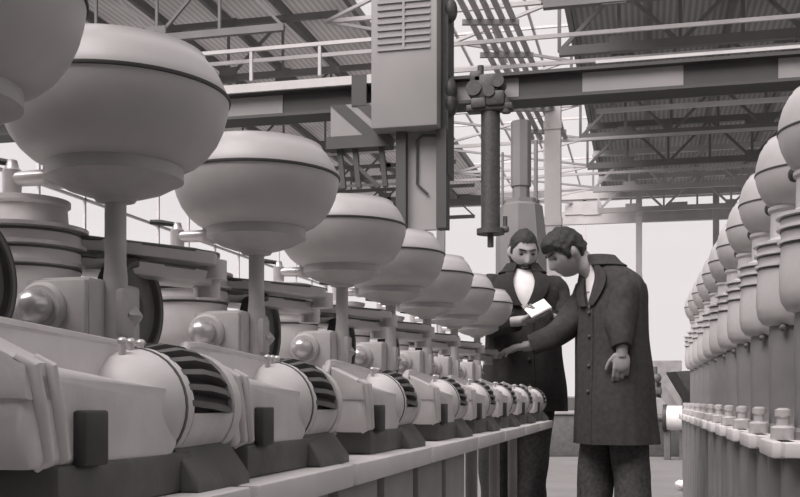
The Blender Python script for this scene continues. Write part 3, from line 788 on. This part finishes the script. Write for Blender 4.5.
        for i in range(nz+1):
            if R_[i][0] < vz:
                rg.append([q.bm.verts.new(s.ring_pt(R_[i], wrap+x_, f, l, g_, .012)) for x_, g_ in ((-.02, -.002), (-.02, .007), (.16, .007), (.18, -.002))])
        q.skin(rg, True); q.build('placket', M[mname], ct)
        for k in range(4):
            z = vz - .02 - k*.13; row = min(R_, key=lambda r: abs(r[0]-z)); c = s.ring_pt(row, wrap+.07, f, l, .008, .012)
            q = MB(); q.ell(c, (.010, .010, .010), None, 12, 8); q.build('button', M['dark'], ct)
        return ct
    def shirt(s, rows, f, l):
        q = MB(); R_ = smooth_rings(rows, 20); rg = [[q.bm.verts.new(s.ring_pt(r, 2*PI*k/40, f, l, 0)) for k in range(40)] for r in R_]
        q.skin(rg, True); return q.build('shirt', M['shirt'], s.root)
    def trousers(s, legs, hip, mname):
        q = MB(); q.ell(hip, (.17, .15, .16))
        for pts in legs:
            pts = [(Vector(p), r) for p, r in pts]; fine = []
            for i in range(len(pts)-1):
                for t in range(6): fine.append((pts[i][0].lerp(pts[i+1][0], t/6), lerp(pts[i][1], pts[i+1][1], t/6)))
            fine.append(pts[-1]); n0 = len(q.bm.verts); q.loft(fine, 22, True)
            for v in list(q.bm.verts)[n0:]: v.co += noise.noise_vector(v.co*8)*.012
        o = q.build('trousers', M[mname], s.root, 60)
        for pts in legs:
            p = Vector(pts[-1][0]); q = MB(); d = s.foot
            rot = Matrix((d, UV.cross(d), UV)).transposed()
            q.ell(Vector((p.x, p.y, .055)), (.06, .045, .055), rot); q.ell(Vector((p.x, p.y, .035)) + d*.09, (.11, .047, .035), rot)
            q.box(Vector((p.x, p.y, .008)) + d*.06, (.25, .08, .016), rot, .006)
            q.build('shoe', M['shoe'], s.root)

# --- the man with his back to the right, bending over the last machine
m = Man('person', 612, 5.05, 'man in a dark knee-length coat bending over the last bowl machine, one hand hanging')
L = m.L
f = Vector((-.90, -.44, 0)).normalized(); l = Vector((-f.y, f.x, 0))
m.foot = Vector((-.85, -.5, 0)).normalized()
m.frame(L(566, 253), (-.86, -.22, -.50))
m.head()
nb = L(596, 271)
m.body.loft([(m.H(Vector((-.045, 0, -.05))), .056), (m.hc.lerp(nb, .55)+Vector((.02, 0, -.015)), .054), (nb+Vector((.015, .01, -.02)), .066), (nb+Vector((.03, .01, -.10)), .09)], 22)
rows_b = [(.86, .02, 0, .10, .155), (1.0, .01, 0, .105, .15), (1.15, 0, 0, .105, .155), (1.30, .0, 0, .11, .175), (1.40, .0, 0, .10, .15), (1.46, -.03, 0, .07, .08)]
R_ = smooth_rings(rows_b, 16); m.body.skin([[m.body.bm.verts.new(m.ring_pt(r, 2*PI*k/36, f, l)) for k in range(36)] for r in R_], True)
shL = Vector((-.045, 0, 1.365)) + l*.15; elL = L(621, 320, 4.88); wrL = L(622, 352, 4.83)
shR = Vector((-.03, 0, 1.355)) - l*.165; elR = L(567, 329, 5.12); wrR = L(529, 346, 5.12)
m.body.loft([(shL, .05), (elL, .038), (wrL, .027)], 14); m.body.loft([(shR, .05), (elR, .038), (wrR, .027)], 14)
m.hand(wrL+Vector((0, 0, .005)), (-.05, .0, -1), (.1, 1, 0), -1, .34)
m.hand(wrR, (-1, .0, -.12), (-.1, .1, -1), -1, .26)
lg = []
for px_, dz, dk in ((633, 5.0, 0), (594, 5.12, 0)):
    a_ = Vector((.02 + (.05 if px_ > 610 else -.06), (dz-5.05)*.8, .88)); k_ = L(px_-(4 if px_ > 610 else -4), 440, dz); fo = L(px_+(4 if px_ > 610 else -4), 545, dz); fo.z = .06
    m.body.loft([(a_, .08), (k_, .055), (fo, .04)], 14); lg.append([(a_, .10), (k_, .094), (k_.lerp(fo, .5), .090), (fo, .082)])
m.finish('skin2')
m.eyes()
m.hair_mesh(front=.040, side=-.004, back=-.070, thick=.012, fore=.022, tuft=.008)
m.shirt([(1.05, .0, 0, .116, .13), (1.2, -.0, 0, .117, .13), (1.32, -.01, 0, .116, .13), (1.40, -.025, 0, .104, .11), (1.45, -.055, 0, .082, .085), (1.485, -.075, 0, .066, .066)], f, l)
rows_c = [(.585, .025, 0, .19, .205), (.75, .018, 0, .175, .20), (.95, .008, 0, .160, .195), (1.10, .0, 0, .148, .19), (1.24, -.004, 0, .142, .19), (1.33, -.004, 0, .136, .188), (1.395, -.008, 0, .122, .165), (1.44, -.030, 0, .102, .125), (1.475, -.062, 0, .082, .088), (1.50, -.075, 0, .074, .076)]
m.coat(rows_c, f, l, 1.25, 1.49, [[(shL+Vector((-.01, 0, .0))-l*.03, .078), (shL+l*.0+Vector((.01, 0, -.05)), .078), (elL, .073), (wrL+Vector((0, 0, .022)), .054)], [(shR+l*.03, .08), (shR+Vector((0, 0, -.04)), .08), (elR, .072), (wrR+Vector((.01, 0, 0)), .050)]], 'coat2', .30)
m.trousers(lg, Vector((.02, 0, .86)), 'trou')

# --- the man reading, facing us
m = Man('person', 523, 5.5, 'dark-haired man in a dark open coat and white shirt reading a paper behind the bowls')
L = m.L
f = Vector((-.06, -.99, 0)).normalized(); l = Vector((-f.y, f.x, 0))
m.foot = Vector((.1, -1, 0)).normalized()
m.frame(L(523, 252), (.16, -.92, -.33))
m.head()
nb = L(521, 276)
m.body.loft([(m.H(Vector((-.045, 0, -.05))), .057), (m.hc.lerp(nb, .6)+Vector((0, .03, -.01)), .056), (nb+Vector((0, .03, -.01)), .068), (nb+Vector((0, .03, -.10)), .10)], 22)
rows_b = [(.90, 0, 0.02, .10, .155), (1.05, 0, .02, .105, .15), (1.2, 0, .02, .11, .16), (1.36, 0, .02, .115, .18), (1.44, 0, .03, .095, .15), (1.49, 0, .03, .07, .08)]
R_ = smooth_rings(rows_b, 16); m.body.skin([[m.body.bm.verts.new(m.ring_pt(r, 2*PI*k/36, f, l)) for k in range(36)] for r in R_], True)
shL = Vector((.185, .03, 1.425)); elL = L(566, 322, 5.42); wrL = L(551, 318, 5.20)
shR = Vector((-.185, .03, 1.425)); elR = L(487, 326, 5.40); wrR = L(520, 321, 5.18)
m.body.loft([(shL, .05), (elL, .038), (wrL, .027)], 14); m.body.loft([(shR, .05), (elR, .038), (wrR, .027)], 14)
m.hand(wrL, (-.75, -.45, .12), (-.35, .1, .9), -1, .22)
m.hand(wrR, (.9, -.2, .10), (.1, .1, 1), 1, .22)
lg = []
for px_, s_ in ((494, -1), (533, 1)):
    a_ = Vector((s_*.09, .02, .90)); k_ = L(px_, 450, 5.5); fo = L(px_+s_*-3, 548, 5.52); fo.z = .06
    m.body.loft([(a_, .08), (k_, .055), (fo, .04)], 14); lg.append([(a_, .10), (k_, .088), (k_.lerp(fo, .5), .082), (fo, .078)])
m.finish('skin')
m.eyes()
m.hair_mesh(front=.062, side=.016, back=-.06, thick=.005, fore=.002, tuft=.005)
# short beard: the same skin line, slightly proud of the jaw
q = MB(); V = {}; nl, nm = 80, 48
def bv(j, k):
    if (j, k) not in V:
        la = -1.45 + 1.30*j/nm; ph = -1.5 + 3.0*k/nl
        v = head_pt(ph, la, .005); V[j, k] = q.bm.verts.new(m.H(v + noise.noise_vector(v*70)*.003))
    return V[j, k]
for j in range(nm):
    for k in range(nl):
        la = -1.45 + 1.30*(j+.5)/nm; ph = -1.5 + 3.0*(k+.5)/nl; u = .118*math.sin(la); a_ = abs(ph)
        lim = -.072 if a_ < .42 else (-.05 if a_ < .9 else lerp(-.05, -.02, (a_-.9)/.6))
        mou = (-.056 < u < -.046 and a_ < .36)
        if (u < lim and la > -1.2) or mou: q.bm.faces.new((bv(j, k), bv(j, k+1), bv(j+1, k+1), bv(j+1, k)))
bmesh.ops.recalc_face_normals(q.bm, faces=q.bm.faces); bmesh.ops.solidify(q.bm, geom=list(q.bm.faces), thickness=.006)
q.build('beard', M['hair'], m.root, 60)
m.shirt([(1.1, 0, .02, .116, .13), (1.25, 0, .02, .120, .13), (1.36, 0, .02, .122, .13), (1.44, 0, .028, .106, .11), (1.485, 0, .03, .083, .085), (1.515, 0, .03, .068, .068)], f, l)
rows_c = [(.74, 0, .02, .168, .24), (.86, 0, .02, .165, .235), (1.0, 0, .02, .150, .215), (1.15, 0, .02, .145, .205), (1.28, 0, .02, .142, .20), (1.37, 0, .02, .137, .20), (1.43, 0, .025, .125, .178), (1.475, 0, .03, .105, .13), (1.505, 0, .03, .086, .092), (1.525, 0, .03, .076, .078)]
m.coat(rows_c, f, l, 1.29, 1.52, [[(shL-l*.07+Vector((0, 0, .015)), .045), (shL-l*.02+Vector((0, 0, -.01)), .072), (shL+Vector((0, 0, -.07)), .08), (elL, .070), (wrL.lerp(elL, .12), .050)], [(shR+l*.07+Vector((0, 0, .015)), .045), (shR+l*.02+Vector((0, 0, -.01)), .072), (shR+Vector((0, 0, -.07)), .08), (elR, .070), (wrR.lerp(elR, .12), .050)]], 'coat', .36)
m.trousers(lg, Vector((0, .02, .88)), 'trou2')
# the paper in his hands
c = P(538, 308.5, 5.11)
ex = (RV*.80 + UV*.42 + FV*.1).normalized(); ez = (UV*.72 - FV*.62); ez = (ez - ex*ez.dot(ex)).normalized(); ey = ez.cross(ex)
q = MB(); q.box((0, 0, 0), (.115, .08, .006), Matrix((ex, ey, ez)).transposed(), .001)
q.box(ez*.005, (.108, .074, .004), Matrix((ex, ey, ez)).transposed())
o = q.build('paper_pad', M['paper']); o.location = c; tag(o, "small white paper pad held in the reading man's hands", 'paper')
